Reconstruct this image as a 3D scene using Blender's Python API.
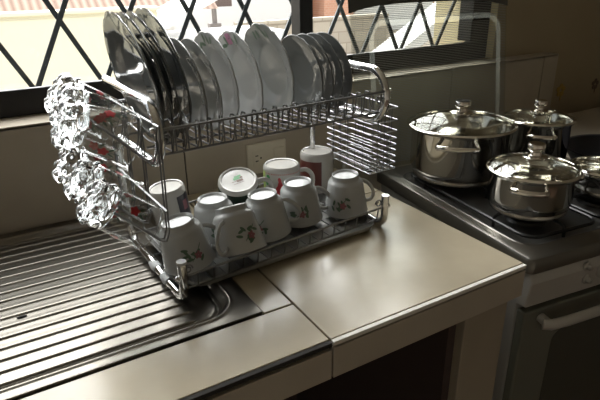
import bpy, bmesh, math, random
from mathutils import Vector, Matrix
random.seed(7)
C = bpy.context.scene.collection
for o in list(bpy.data.objects): bpy.data.objects.remove(o)
PI = math.pi
CT = 0.9            # height of the worktop above the floor; the scene is written with z = 0 on the worktop

# ------------------------------------------------------------------ camera, world, sun, exposure
cam = bpy.data.objects.new('camera', bpy.data.cameras.new('camera')); C.objects.link(cam)
cam.data.sensor_width = 36; cam.data.lens = 535.59 * 36 / 600; cam.data.clip_start = 0.02; cam.data.clip_end = 400
def _d(px, py):
    return Vector((px - 300, -(py - 200), -535.588)).normalized()
_X = _d(1300, -45); _Y = _d(-41, -21); _Z = _X.cross(_Y).normalized(); _Y = _Z.cross(_X)
_R = Matrix((_X, _Y, _Z))
cam.matrix_world = Matrix.Translation((0, 0, 0.5)) @ _R.to_4x4()
bpy.context.scene.camera = cam

sc = bpy.context.scene
w = bpy.data.worlds.new('sky'); sc.world = w; w.use_nodes = True
wn = w.node_tree.nodes; wl = w.node_tree.links
bg = wn['Background']; bg.inputs['Strength'].default_value = 1.0
# hazy sky: a broad unseen glow added high beyond the window to light the room, dimmer sky all round
tc = wn.new('ShaderNodeTexCoord'); dotn = wn.new('ShaderNodeVectorMath'); dotn.operation = 'DOT_PRODUCT'
nrm = wn.new('ShaderNodeVectorMath'); nrm.operation = 'NORMALIZE'
wl.new(tc.outputs['Generated'], nrm.inputs[0]); wl.new(nrm.outputs['Vector'], dotn.inputs[0]); dotn.inputs[1].default_value = Vector((0.22, 0.78, 0.62)).normalized()
mr = wn.new('ShaderNodeMapRange'); mr.interpolation_type = 'SMOOTHSTEP'
mr.inputs['From Min'].default_value = 0.50; mr.inputs['From Max'].default_value = 0.97; mr.inputs['To Min'].default_value = 0.0; mr.inputs['To Max'].default_value = 1.0
wl.new(dotn.outputs['Value'], mr.inputs['Value'])
mixc = wn.new('ShaderNodeMix'); mixc.data_type = 'RGBA'; mixc.inputs['A'].default_value = (0.75, 0.80, 0.88, 1); mixc.inputs['B'].default_value = (10.3, 10.3, 10.2, 1)
wl.new(mr.outputs['Result'], mixc.inputs['Factor']); wl.new(mixc.outputs['Result'], bg.inputs['Color'])
sun = bpy.data.objects.new('sun', bpy.data.lights.new('sun', 'SUN')); C.objects.link(sun)
sun.data.energy = 1.3; sun.data.angle = 0.01; sun.data.color = (1, 0.95, 0.86)
sun.rotation_euler = Vector((0.35, 1.0, -1.1)).to_track_quat('-Z', 'Y').to_euler()
portal = bpy.data.objects.new('window_daylight', bpy.data.lights.new('window_daylight', 'AREA')); C.objects.link(portal)
portal.data.shape = 'RECTANGLE'; portal.data.size = 2.75; portal.data.size_y = 1.25
portal.data.cycles.is_portal = True
portal.location = (0.1, 1.42, 0.86); portal.rotation_euler = (-PI/2, 0, 0)
vs = sc.view_settings; vs.view_transform = 'Standard'; vs.look = 'None'; vs.gamma = 1; vs.use_curve_mapping = False
vs.exposure = 0.45

# ------------------------------------------------------------------ materials
MATS = {}
def mat(name, col, rough=0.5, metal=0.0, noise=None, bump=None, coat=0.0, trans=0.0, ior=1.5, spec=0.5, emit=None):
    """noise=(scale, second colour, low, high[, detail]); bump=(scale, strength)"""
    m = bpy.data.materials.new(name); m.use_nodes = True
    nt = m.node_tree; b = nt.nodes['Principled BSDF']
    b.inputs['Base Color'].default_value = (*col, 1); b.inputs['Roughness'].default_value = rough
    b.inputs['Metallic'].default_value = metal; b.inputs['Coat Weight'].default_value = coat
    b.inputs['Coat Roughness'].default_value = 0.08
    b.inputs['Transmission Weight'].default_value = trans; b.inputs['IOR'].default_value = ior
    b.inputs['Specular IOR Level'].default_value = spec
    tcn = nt.nodes.new('ShaderNodeTexCoord')
    if noise:
        n = nt.nodes.new('ShaderNodeTexNoise'); n.inputs['Scale'].default_value = noise[0]
        n.inputs['Detail'].default_value = noise[4] if len(noise) > 4 else 4
        r = nt.nodes.new('ShaderNodeValToRGB')
        r.color_ramp.elements[0].position = noise[2]; r.color_ramp.elements[1].position = noise[3]
        r.color_ramp.elements[0].color = (*col, 1); r.color_ramp.elements[1].color = (*noise[1], 1)
        nt.links.new(tcn.outputs['Object'], n.inputs['Vector']); nt.links.new(n.outputs['Fac'], r.inputs[0])
        nt.links.new(r.outputs[0], b.inputs['Base Color'])
    if bump:
        n2 = nt.nodes.new('ShaderNodeTexNoise'); n2.inputs['Scale'].default_value = bump[0]; n2.inputs['Detail'].default_value = 3
        bp = nt.nodes.new('ShaderNodeBump'); bp.inputs['Strength'].default_value = bump[1]; bp.inputs['Distance'].default_value = 0.002
        nt.links.new(tcn.outputs['Object'], n2.inputs['Vector']); nt.links.new(n2.outputs['Fac'], bp.inputs['Height'])
        nt.links.new(bp.outputs[0], b.inputs['Normal'])
    MATS[name] = m
    return m
M = {}
M['tile_top'] = mat('worktop_tile', (0.47, 0.405, 0.295), 0.22, noise=(5, (0.34, 0.295, 0.215), 0.35, 0.75), bump=(9, 0.25))
M['tile_face'] = mat('tile_face', (0.52, 0.47, 0.39), 0.4, noise=(5, (0.44, 0.40, 0.33), 0.35, 0.75))
M['tile_body'] = mat('tile_cut_edge', (0.80, 0.77, 0.71), 0.6)
M['grout'] = mat('dark_grout', (0.03, 0.027, 0.024), 0.9)
M['wall_tile'] = mat('wall_tile', (0.43, 0.38, 0.30), 0.42, noise=(9, (0.38, 0.33, 0.26), 0.3, 0.75))
M['wall_paint'] = mat('wall_paint', (0.37, 0.305, 0.205), 0.75, noise=(2.5, (0.32, 0.26, 0.17), 0.3, 0.8))
M['jamb_paint'] = mat('jamb_paint', (0.78, 0.68, 0.45), 0.7)
M['room_paint'] = mat('room_paint', (0.62, 0.57, 0.48), 0.8)
M['ceil_paint'] = mat('ceiling_paint', (0.80, 0.77, 0.70), 0.85)
M['floor_tile'] = mat('floor_tile', (0.20, 0.13, 0.09), 0.4, noise=(3, (0.14, 0.09, 0.065), 0.3, 0.8))
M['alu_dark'] = mat('dark_window_metal', (0.012, 0.012, 0.013), 0.42, spec=0.35)
M['grille'] = mat('grille_paint', (0.055, 0.07, 0.08), 0.45)
M['steel'] = mat('sink_steel', (0.185, 0.172, 0.15), 0.32, 1.0, bump=(35, 0.06))
M['chrome'] = mat('chrome', (0.72, 0.72, 0.72), 0.09, 1.0)
M['wire'] = mat('chrome_wire', (0.20, 0.20, 0.20), 0.30, 1.0)
M['bright_wire'] = mat('bright_basket_wire', (0.52, 0.53, 0.55), 0.32, 0.75)
M['pot'] = mat('polished_steel', (0.76, 0.73, 0.68), 0.08, 1.0)
M['pot_base'] = mat('brushed_base_steel', (0.40, 0.38, 0.35), 0.25, 1.0)
M['porcelain'] = mat('porcelain', (0.40, 0.405, 0.395), 0.2, coat=0.05, spec=0.4)
M['porcelain_grey'] = mat('grey_porcelain', (0.26, 0.265, 0.255), 0.12, coat=0.1)
M['opal'] = mat('opal_glassware', (0.13, 0.135, 0.13), 0.06, spec=0.5)
M['mug_white'] = mat('mug_glaze', (0.46, 0.445, 0.41), 0.18, coat=0.2)
M['leaf'] = mat('green_print', (0.07, 0.12, 0.075), 0.3)
M['rose'] = mat('rose_print', (0.24, 0.085, 0.10), 0.3)
M['pink'] = mat('mauve_print', (0.33, 0.13, 0.22), 0.3)
M['red'] = mat('red_print', (0.42, 0.03, 0.035), 0.3)
M['dkred'] = mat('dark_red_print', (0.13, 0.035, 0.028), 0.3)
M['green'] = mat('bright_green_print', (0.05, 0.27, 0.08), 0.3)
M['lime'] = mat('lime_print', (0.35, 0.48, 0.12), 0.3)
M['brown'] = mat('brown_print', (0.12, 0.06, 0.03), 0.4)
M['dkgreen'] = mat('dark_green_glaze', (0.03, 0.05, 0.035), 0.25)
M['navy'] = mat('dark_photo_print', (0.04, 0.035, 0.045), 0.3)
M['ivory'] = mat('ivory_plastic', (0.66, 0.61, 0.49), 0.4)
M['hole'] = mat('socket_hole', (0.015, 0.012, 0.01), 0.8)
M['tray'] = mat('tray_plastic', (0.30, 0.30, 0.285), 0.25)
M['cloudy'] = mat('cloudy_plastic', (0.55, 0.56, 0.56), 0.5)
M['stove_top'] = mat('cooktop_enamel', (0.20, 0.19, 0.17), 0.30, 0.9)
M['stove_edge'] = mat('cooktop_edge_steel', (0.35, 0.33, 0.30), 0.3, 0.8)
M['black'] = mat('black_enamel', (0.075, 0.073, 0.068), 0.34)
M['iron'] = mat('cast_iron', (0.008, 0.008, 0.008), 0.35)
M['stove_body'] = mat('stove_silver_paint', (0.52, 0.51, 0.485), 0.42, 0.25)
M['oven_glass'] = mat('oven_glass', (0.16, 0.165, 0.14), 0.2)
M['oven_pane'] = mat('oven_window', (0.07, 0.072, 0.06), 0.12)
M['knob'] = mat('knob_silver', (0.42, 0.41, 0.39), 0.35, 0.4)
M['nonstick'] = mat('nonstick_black', (0.010, 0.011, 0.016), 0.35)
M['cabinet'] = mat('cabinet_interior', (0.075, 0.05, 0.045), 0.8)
M['support'] = mat('support_panel', (0.40, 0.35, 0.27), 0.6, noise=(4, (0.34, 0.295, 0.23), 0.3, 0.8))
M['yellow'] = mat('yellow_motif', (0.42, 0.27, 0.05), 0.4)
M['motif_brown'] = mat('brown_motif', (0.10, 0.06, 0.045), 0.4)
# outside
M['cream_wall'] = mat('cream_render', (0.86, 0.82, 0.62), 0.9, noise=(1.2, (0.82, 0.79, 0.62), 0.3, 0.8))
M['white_wall'] = mat('white_render', (0.80, 0.80, 0.79), 0.9)
M['ground'] = mat('dusty_ground', (0.42, 0.37, 0.30), 0.95, noise=(0.5, (0.30, 0.26, 0.21), 0.35, 0.7, 8))
M['rubble'] = mat('rubble', (0.42, 0.38, 0.32), 0.95, noise=(2, (0.14, 0.12, 0.10), 0.4, 0.6, 8))
M['win_dark'] = mat('far_window_glass', (0.14, 0.13, 0.14), 0.3)
M['win_frame'] = mat('far_window_frame', (0.55, 0.52, 0.50), 0.7)
M['pole'] = mat('far_pole_grey', (0.20, 0.18, 0.17), 0.7)
M['rust'] = mat('rusty_brown', (0.13, 0.095, 0.085), 0.7)

def brick_mat(name, c1, c2, mortar, sx, sy, bw=0.5, bh=0.25, ms=0.02):
    m = bpy.data.materials.new(name); m.use_nodes = True; nt = m.node_tree; b = nt.nodes['Principled BSDF']
    b.inputs['Roughness'].default_value = 0.9
    t = nt.nodes.new('ShaderNodeTexCoord'); mp = nt.nodes.new('ShaderNodeMapping'); mp.inputs['Rotation'].default_value = (PI/2, 0, 0)
    br = nt.nodes.new('ShaderNodeTexBrick'); br.inputs['Scale'].default_value = sx
    br.inputs['Color1'].default_value = (*c1, 1); br.inputs['Color2'].default_value = (*c2, 1); br.inputs['Mortar'].default_value = (*mortar, 1)
    br.inputs['Mortar Size'].default_value = ms; br.inputs['Brick Width'].default_value = bw; br.inputs['Row Height'].default_value = bh
    nt.links.new(t.outputs['Object'], mp.inputs[0]); nt.links.new(mp.outputs[0], br.inputs[0]); nt.links.new(br.outputs[0], b.inputs['Base Color'])
    return m
M['brick'] = brick_mat('orange_brick', (0.62, 0.33, 0.22), (0.56, 0.29, 0.19), (0.60, 0.42, 0.33), 2.0, 1)
M['stone'] = brick_mat('rough_stone_blocks', (0.50, 0.45, 0.37), (0.40, 0.36, 0.30), (0.33, 0.29, 0.24), 1.0, 1, 0.9, 0.5, 0.03)

def roof_mat():
    m = bpy.data.materials.new('clay_roof_tiles'); m.use_nodes = True; nt = m.node_tree; b = nt.nodes['Principled BSDF']
    b.inputs['Roughness'].default_value = 0.9
    t = nt.nodes.new('ShaderNodeTexCoord'); wv = nt.nodes.new('ShaderNodeTexWave'); wv.inputs['Scale'].default_value = 2.2; wv.inputs['Distortion'].default_value = 0.6
    r = nt.nodes.new('ShaderNodeValToRGB'); r.color_ramp.elements[0].color = (0.26, 0.17, 0.13, 1); r.color_ramp.elements[1].color = (0.44, 0.32, 0.26, 1)
    nt.links.new(t.outputs['Object'], wv.inputs[0]); nt.links.new(wv.outputs['Fac'], r.inputs[0]); nt.links.new(r.outputs[0], b.inputs['Base Color'])
    return m
M['roof'] = roof_mat()

def pane_mat(name, tint, refl_ior=1.45, stripes=None):
    """thin see-through sheet: straight-through light plus a clear surface reflection; optional printed dotted rows"""
    m = bpy.data.materials.new(name); m.use_nodes = True; nt = m.node_tree; nt.nodes.clear()
    out = nt.nodes.new('ShaderNodeOutputMaterial'); tr = nt.nodes.new('ShaderNodeBsdfTransparent'); tr.inputs[0].default_value = (*tint, 1)
    gl = nt.nodes.new('ShaderNodeBsdfGlossy'); gl.inputs['Roughness'].default_value = 0.02
    # Schlick reflectance, the same from both sides of the thin sheet
    f0 = ((refl_ior - 1) / (refl_ior + 1)) ** 2
    lw = nt.nodes.new('ShaderNodeLayerWeight'); lw.inputs['Blend'].default_value = 0.5
    pw = nt.nodes.new('ShaderNodeMath'); pw.operation = 'POWER'; pw.inputs[1].default_value = 5
    nt.links.new(lw.outputs['Facing'], pw.inputs[0])
    fr = nt.nodes.new('ShaderNodeMath'); fr.operation = 'MULTIPLY_ADD'; fr.inputs[1].default_value = 1 - f0; fr.inputs[2].default_value = f0
    nt.links.new(pw.outputs[0], fr.inputs[0])
    mx = nt.nodes.new('ShaderNodeMixShader')
    nt.links.new(fr.outputs[0], mx.inputs[0]); nt.links.new(tr.outputs[0], mx.inputs[1]); nt.links.new(gl.outputs[0], mx.inputs[2])
    nt.links.new(mx.outputs[0], out.inputs[0])
    return m
M['pane'] = pane_mat('window_glass', (0.97, 0.98, 0.97))
M['lid_glass'] = pane_mat('pot_lid_glass', (0.86, 0.88, 0.84), 1.95)
M['stove_glass'] = pane_mat('stove_lid_glass', (0.78, 0.80, 0.75), 1.45)
M['frost'] = (lambda m: m)(bpy.data.materials.new('frosted_print'))
_m = M['frost']; _m.use_nodes = True; _n = _m.node_tree; _n.nodes.clear()
_o = _n.nodes.new('ShaderNodeOutputMaterial'); _t = _n.nodes.new('ShaderNodeBsdfTransparent'); _d2 = _n.nodes.new('ShaderNodeBsdfTranslucent'); _d3 = _n.nodes.new('ShaderNodeBsdfDiffuse'); _x = _n.nodes.new('ShaderNodeMixShader'); _x2 = _n.nodes.new('ShaderNodeMixShader')
_d2.inputs[0].default_value = (0.75, 0.78, 0.74, 1); _d3.inputs[0].default_value = (0.75, 0.78, 0.74, 1); _x.inputs[0].default_value = 0.5; _x2.inputs[0].default_value = 0.13
_n.links.new(_d2.outputs[0], _x.inputs[1]); _n.links.new(_d3.outputs[0], _x.inputs[2]); _n.links.new(_t.outputs[0], _x2.inputs[1]); _n.links.new(_x.outputs[0], _x2.inputs[2]); _n.links.new(_x2.outputs[0], _o.inputs[0])
M['print_grey'] = mat('lid_print', (0.30, 0.31, 0.30), 0.35)
M['lid_band'] = mat('lid_band_grey', (0.10, 0.10, 0.092), 0.4, 0.3)
M['tumbler_wall'] = pane_mat('tumbler_wall', (0.92, 0.93, 0.93), 1.9)
M['clear_glass'] = mat('tumbler_glass', (0.86, 0.88, 0.88), 0.10, trans=1.0, ior=1.5)

# ------------------------------------------------------------------ mesh helpers
class MB:
    def __init__(s, o=(0, 0, 0)):
        s.bm = bmesh.new(); s.o = Vector(o)
    def v(s, p): return s.bm.verts.new(Vector(p) - s.o)
    def face(s, vs):
        try: return s.bm.faces.new(vs)
        except ValueError: return None
    def poly(s, pts): return s.face([s.v(p) for p in pts])
    def box(s, x0, x1, y0, y1, z0, z1, mtx=None):
        P = [Vector((x, y, z)) for z in (z0, z1) for (x, y) in ((x0, y0), (x1, y0), (x1, y1), (x0, y1))]
        if mtx: P = [mtx @ p for p in P]
        V = [s.v(p) for p in P]
        for f in ((3, 2, 1, 0), (4, 5, 6, 7), (0, 1, 5, 4), (1, 2, 6, 5), (2, 3, 7, 6), (3, 0, 4, 7)): s.face([V[i] for i in f])
        return s
    def prism(s, pts, vec):
        vec = Vector(vec); A = [s.v(p) for p in pts]; B = [s.v(Vector(p) + vec) for p in pts]; n = len(A)
        s.face(A[::-1]); s.face(B)
        for i in range(n): s.face([A[i], A[(i+1) % n], B[(i+1) % n], B[i]])
        return s
    def tube(s, pts, r, seg=8, closed=False, flat=1.0, up=None):
        P = [Vector(p) for p in pts]; n = len(P)
        rs = r if isinstance(r, (list, tuple)) else [r] * n
        T = []
        for i in range(n):
            if closed: t = P[(i+1) % n] - P[i-1]
            else: t = P[min(i+1, n-1)] - P[max(i-1, 0)]
            T.append(t.normalized() if t.length > 1e-9 else Vector((0, 0, 1)))
        u = Vector(up) if up else (Vector((0, 0, 1)) if abs(T[0].z) < 0.9 else Vector((1, 0, 0)))
        u = (u - T[0] * u.dot(T[0])).normalized(); rings = []
        for i in range(n):
            u = (u - T[i] * u.dot(T[i])); u = u.normalized() if u.length > 1e-6 else T[i].orthogonal().normalized()
            w_ = T[i].cross(u)
            rings.append([s.v(P[i] + u * (rs[i] * math.cos(2*PI*k/seg)) + w_ * (rs[i] * flat * math.sin(2*PI*k/seg))) for k in range(seg)])
        for i in range(n if closed else n - 1):
            a, b = rings[i], rings[(i+1) % n]
            for k in range(seg): s.face([a[k], a[(k+1) % seg], b[(k+1) % seg], b[k]])
        if not closed: s.face(rings[0][::-1]); s.face(rings[-1])
        return s
    def lathe(s, prof, seg=40, mtx=None, rf=None):
        mtx = mtx or Matrix.Identity(4); rings = []
        for (r, z) in prof:
            if abs(r) < 1e-7: rings.append([s.v(mtx @ Vector((0, 0, z)))])
            else:
                ring = []
                for k in range(seg):
                    a = 2*PI*k/seg; q = (rf(a, r, z) if rf else (r, z))
                    ring.append(s.v(mtx @ Vector((q[0]*math.cos(a), q[0]*math.sin(a), q[1]))))
                rings.append(ring)
        for a, b in zip(rings[:-1], rings[1:]):
            if len(a) == 1 and len(b) == 1: continue
            for k in range(seg):
                k2 = (k+1) % seg
                if len(a) == 1: s.face([a[0], b[k2], b[k]])
                elif len(b) == 1: s.face([a[k], a[k2], b[0]])
                else: s.face([a[k], a[k2], b[k2], b[k]])
        return s
    def ball(s, c, r, seg=12, sq=(1, 1, 1)):
        n = max(4, seg // 2)
        return s.lathe([(r*math.sin(PI*i/n), -r*math.cos(PI*i/n)) for i in range(n+1)], seg, Matrix.Translation(Vector(c)) @ Matrix.Diagonal((*sq, 1)))
    def build(s, name, m, parent=None, smooth=True, bevel=0, loc=None, bseg=2):
        bmesh.ops.remove_doubles(s.bm, verts=s.bm.verts, dist=1e-6)
        bmesh.ops.recalc_face_normals(s.bm, faces=s.bm.faces)
        me = bpy.data.meshes.new(name); s.bm.to_mesh(me); s.bm.free()
        if isinstance(m, str): m = M[m]
        me.materials.append(m)
        o = bpy.data.objects.new(name, me); C.objects.link(o)
        if smooth:
            for p in me.polygons: p.use_smooth = True
            try: me.set_sharp_from_angle(angle=math.radians(42))
            except Exception: pass
        if bevel:
            bv = o.modifiers.new('bevel', 'BEVEL'); bv.width = bevel; bv.segments = bseg; bv.limit_method = 'ANGLE'
        if parent: o.parent = parent
        else: o.location = loc if loc is not None else s.o
        return o
def thing(name, label, cat, loc=(0, 0, 0), rot=None, group=None):
    o = bpy.data.objects.new(name, None); o.empty_display_size = 0.05; C.objects.link(o); o.location = loc
    if rot is not None: o.rotation_euler = rot
    o['label'] = label; o['category'] = cat
    if group: o['group'] = group
    return o
def tag(o, label, cat, group=None):
    o['label'] = label; o['category'] = cat
    if group: o['group'] = group
    return o
def struct(o): o['kind'] = 'structure'; return o
def clone(o, label=None, loc=None, rot=None):
    c = o.copy(); C.objects.link(c)
    for ch in o.children:
        d = ch.copy(); C.objects.link(d); d.parent = c
        for g in ch.children:
            e = g.copy(); C.objects.link(e); e.parent = d
    if label: c['label'] = label
    if loc is not None: c.location = loc
    if rot is not None: c.rotation_euler = rot
    return c
def arc(c, r, a0, a1, n, f):
    return [f(c[0] + r*math.cos(math.radians(a0 + (a1-a0)*i/n)), c[1] + r*math.sin(math.radians(a0 + (a1-a0)*i/n))) for i in range(n+1)]
def axis_rot(ax, spin=0.0):
    """euler that takes local +z to the direction ax, after a spin about z"""
    q = Vector((0, 0, 1)).rotation_difference(Vector(ax).normalized())
    return (q.to_matrix() @ Matrix.Rotation(spin, 3, 'Z')).to_euler()

# ------------------------------------------------------------------ the room
YW = 1.2; YU = 1.26; SILL = 0.225
WX0, WX1, WZ1 = -1.25, 1.485, 1.48      # window opening
struct(MB().box(-1.9, 2.9, -2.9, 1.44, -1.0, -0.9).build('floor', 'floor_tile', smooth=False))
struct(MB().box(-1.9, 2.9, -2.9, 1.44, 1.6, 1.7).build('ceiling', 'ceil_paint', smooth=False))
struct(MB().box(-1.9, -1.8, -2.9, 1.44, -0.9, 1.6).build('wall_left', 'room_paint', smooth=False))
struct(MB().box(2.8, 2.9, -2.9, 1.44, -0.9, 1.6).build('wall_right', 'room_paint', smooth=False))
struct(MB().box(-1.8, 2.8, -2.9, -2.8, -0.9, 1.6).build('wall_front', 'room_paint', smooth=False))
b = MB()
b.box(-1.8, 2.8, YU, 1.44, -0.9, SILL - 0.006); b.box(-1.8, WX0, YU, 1.44, SILL - 0.006, 1.6); b.box(WX1, 2.8, YU, 1.44, SILL - 0.006, 1.6)
b.box(WX0, WX1, YU, 1.44, WZ1, 1.6)
back = struct(b.build('wall_back', 'wall_paint', smooth=False))
# painted reveal of the window
b = MB(); b.box(WX1 - 0.004, WX1 + 0.0, YU, 1.44, SILL, WZ1); struct(b.build('trim_1', 'jamb_paint', smooth=False))
b = MB(); b.box(1.442, WX1 - 0.004, 1.35, 1.50, SILL, WZ1); struct(b.build('trim_4', 'jamb_paint', smooth=False))
# tiled dado with its ledge: tiles between dark joints
b = MB(); b.box(-1.8, 1.745, YW + 0.004, YU, -0.9, SILL - 0.010); dado = struct(b.build('trim_2', 'grout', smooth=False))
b = MB(); xs = -1.8; edges = [-1.8] + [0.377 + 0.433 * k for k in range(-4, 4)] + [1.75]
edges = sorted(e for e in edges if -1.81 < e < 1.76)
for x0, x1 in zip(edges[:-1], edges[1:]):
    if x1 - x0 > 0.02: b.box(x0 + 0.0015, x1 - 0.0015, YW, YW + 0.006, -0.2, SILL - 0.002)
    if x1 - x0 > 0.02: b.box(x0 + 0.0015, x1 - 0.0015, YW, YU + (0.03 if x1 < 1.49 else 0), SILL - 0.0075, SILL)
b.box(1.745, 1.752, YW, YU, -0.9, SILL)
struct(b.build('trim_3', 'wall_tile', smooth=False, bevel=0.001))
# painted motifs on the wall behind the stove
for (x, z, s, mn, lb) in ((1.885, 0.072, 0.016, 'yellow', 0), (2.10, 0.072, 0.014, 'motif_brown', 1)):
    b = MB((x, YU, z))
    for k in range(5):
        a = 2*PI*k/5 + 0.3; cx_, cz_ = x + s*math.cos(a), z + s*math.sin(a)
        b.prism([(cx_ + 0.62*s*math.cos(t*PI/5), YU - 0.0025, cz_ + 0.62*s*math.sin(t*PI/5)) for t in range(10)], (0, 0.0015, 0))
    b.prism([(x + 0.004 + 0.2*s*math.cos(t*PI/4), YU - 0.002, z - 1.6*s + s*math.sin(t*PI/4)) for t in range(8)], (0, 0.001, 0))
    o = b.build('painted_flower', mn, smooth=False)
    tag(o, ('small yellow flower motif on the brown wall above the rear pot', 'dark brown flower motif on the wall at the far right edge')[lb], 'wall motif')

# window: dark metal frame, panes
b = MB()
FY0, FY1 = 1.285, 1.345
b.prism([(WX0, FY0, SILL), (WX0, FY0, 0.282), (WX0, FY0 + 0.012, 0.282), (WX0, FY1, 0.266), (WX0, FY1, SILL)], (WX1 - 0.004 - WX0, 0, 0))
b.box(WX0, WX1 - 0.004, FY0, FY1, WZ1 - 0.05, WZ1)
b.box(1.40, WX1 - 0.004, FY0, FY1, 0.283, WZ1 - 0.05)
b.box(WX0, WX0 + 0.06, FY0, FY1, 0.283, WZ1 - 0.05)
win = struct(b.build('window_1', 'alu_dark', smooth=False, bevel=0.003))
b = MB(); b.box(0.750, 0.786, FY0 - 0.008, FY1 - 0.02, 0.280, WZ1 - 0.05); b.box(0.786, 0.800, FY0 + 0.008, FY1 - 0.02, 0.280, WZ1 - 0.05)
b.build('window_mullion', 'alu_dark', win, smooth=False, bevel=0.002)
for x0, x1 in ((WX0 + 0.055, 0.755), (0.795, 1.405)):
    b = MB(); b.poly([(x0, 1.318, 0.29), (x1, 1.318, 0.29), (x1, 1.318, WZ1 - 0.045), (x0, 1.318, WZ1 - 0.045)])
    b.build('pane', 'pane', win, smooth=False)

# security grille: flat bars crossing in diamonds, outside the glass
g = thing('window_grille', 'grey painted security grille of crossed flat bars outside the window', 'window grille', (0.1, 1.40, SILL))
pitch = 0.1565; xc = 0.179; hw = 0.0058
zc = 0.410
def bar_seg(x0, z0, x1, z1, off):
    d = Vector((x1-x0, 0, z1-z0)).normalized(); n = Vector((-d.z, 0, d.x)) * hw
    A = Vector((x0, 1.395 + off, z0)); B = Vector((x1, 1.395 + off, z1))
    bb = MB((0.1, 1.40, SILL)); bb.prism([A - n, B - n, B + n, A + n], (0, 0.005, 0))
    bb.build('grille_bar', 'grille', g, smooth=False)
slope = 2.0
for k in range(-11, 10):
    x = xc + pitch * k
    for sgn, off in ((1, 0), (-1, 0.006)):
        # line through (x, zc) with slope sgn*2, clipped to the window
        pts = []
        z0, z1 = SILL + 0.0, WZ1
        xa = x + sgn * (z0 - zc) / slope; xb = x + sgn * (z1 - zc) / slope
        za, zb = z0, z1
        lo, hi = WX0 + 0.01, 1.43
        def clip(xq, zq):
            if xq < lo: return lo, zc + sgn * (lo - x) * slope
            if xq > hi: return hi, zc + sgn * (hi - x) * slope
            return xq, zq
        xa, za = clip(xa, za); xb, zb = clip(xb, zb)
        if za >= WZ1 or zb <= SILL or abs(zb - za) < 0.02: continue
        bar_seg(xa, za, xb, zb, off)

# ------------------------------------------------------------------ outside
GZ = -3.0
o = MB().box(-60, 90, 1.6, 120, GZ - 0.2, GZ).build('ground', 'ground', smooth=False); struct(o)
b = MB((-2, 6, GZ)); b.box(-9, 1.75, 6, 6.25, GZ, 0.165); b.box(-9, 1.78, 5.96, 6.29, 0.165, 0.195)
tag(b.build('garden_wall', 'cream_wall', smooth=False), 'long cream rendered wall just outside the left of the window', 'wall')
# neighbour house with clay roof behind the cream wall
h = thing('tiled_house', 'house with pinkish clay tile roof behind the cream wall', 'house', (2, 12, GZ))
b = MB((2, 12, GZ)); b.box(-8, 3.9, 12.2, 16, GZ, 0.0); b.build('wall', 'white_wall', h, smooth=False)
b = MB((2, 12, GZ)); b.prism([(-8.5, 11.0, -0.15), (-8.5, 14, 1.9), (-8.5, 17, -0.15)], (13.0, 0, 0)); b.build('roof', 'roof', h, smooth=False)
# white gable roof
h = thing('shed', 'white sheet roofed shed sloping down beyond the cream wall', 'shed', (3.6, 11, GZ))
b = MB((3.6, 11, GZ)); b.box(2.35, 5.2, 9.4, 10.8, GZ, -0.5); b.build('wall', 'white_wall', h, smooth=False)
b = MB((3.6, 11, GZ)); b.prism([(2.0, 9.2, -0.62), (4.6, 9.2, 0.55), (4.6, 9.2, 0.47), (2.0, 9.2, -0.70)], (0, 1.7, 0)); b.build('roof', 'white_wall', h, smooth=False)
# debris piled beside the shed
def rubble(x0, x1, y0, y1, n, lb, s=0.35):
    b = MB(((x0+x1)/2, (y0+y1)/2, GZ))
    for i in range(n):
        x, y = random.uniform(x0, x1), random.uniform(y0, y1); q = random.uniform(0.5, 1) * s
        mt = Matrix.Translation((x, y, GZ + q*0.3)) @ Matrix.Rotation(random.uniform(0, 3), 4, Vector((random.random(), random.random(), 1)))
        b.box(-q, q, -q*0.6, q*0.6, -q*0.4, q*0.4, mt)
    o = b.build('rubble_heap', 'rubble', smooth=False); o['kind'] = 'stuff'; tag(o, lb, 'rubble'); return o
rubble(5.0, 9.0, 14, 18, 160, 'heap of grey rubble on the ground outside between the shed and white house', 0.5)
rubble(14, 21, 15.8, 19, 240, 'spread of stony rubble on the ground outside below the white canopy', 0.3)

def far_house(name, label, x0, x1, y, z1, m, wins, depth=7, roofc=None):
    h = thing(name, label, 'house', ((x0+x1)/2, y, GZ)); org = ((x0+x1)/2, y, GZ)
    b = MB(org); b.box(x0, x1, y, y + depth, GZ, z1); b.build('wall', m, h, smooth=False)
    for (a0, a1, c0, c1) in wins:
        b = MB(org); t = 0.09
        b.box(a0, a1, y - 0.06, y + 0.02, c0, c0 + t); b.box(a0, a1, y - 0.06, y + 0.02, c1 - t, c1)
        b.box(a0, a0 + t, y - 0.06, y + 0.02, c0, c1); b.box(a1 - t, a1, y - 0.06, y + 0.02, c0, c1); b.box((a0+a1)/2 - t/2, (a0+a1)/2 + t/2, y - 0.06, y + 0.02, c0, c1)
        f = b.build('window', 'win_frame', h, smooth=False)
        b = MB(org); b.box(a0 + t, a1 - t, y - 0.03, y + 0.01, c0 + t, c1 - t); b.build('window_glass', 'win_dark', f, smooth=False)
    b = MB(org); b.box(x0 - 0.3, x1 + 0.3, y - 0.3, y + depth, z1, z1 + 0.2); b.build('roof', roofc or m, h, smooth=False)
    return h
far_house('white_house', 'white rendered house across the street seen left of the window mullion', 8.6, 17.2, 28, 4, 'white_wall', [(10.2, 11.6, -0.4, 1.2), (14.2, 15.5, -0.75, 0.7)], roofc='roof')
far_house('brick_house', 'orange brick house across the street right of the window mullion', 17.85, 19.9, 27.6, 4, 'brick', [(18.3, 19.1, -0.9, 0.8)], roofc='roof')
far_house('white_house', 'white house beyond the stone wall, seen through the raised stove lid', 20.6, 27.0, 28.4, 4, 'white_wall', [(20.6, 22.0, -1.35, -0.4)], roofc='roof')
far_house('brick_house', 'distant brick house seen above the white canopy at the right of the window', 28.4, 36, 37, 4, 'brick', [(29, 30.4, 0, 1.4)], roofc='roof')
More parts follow.
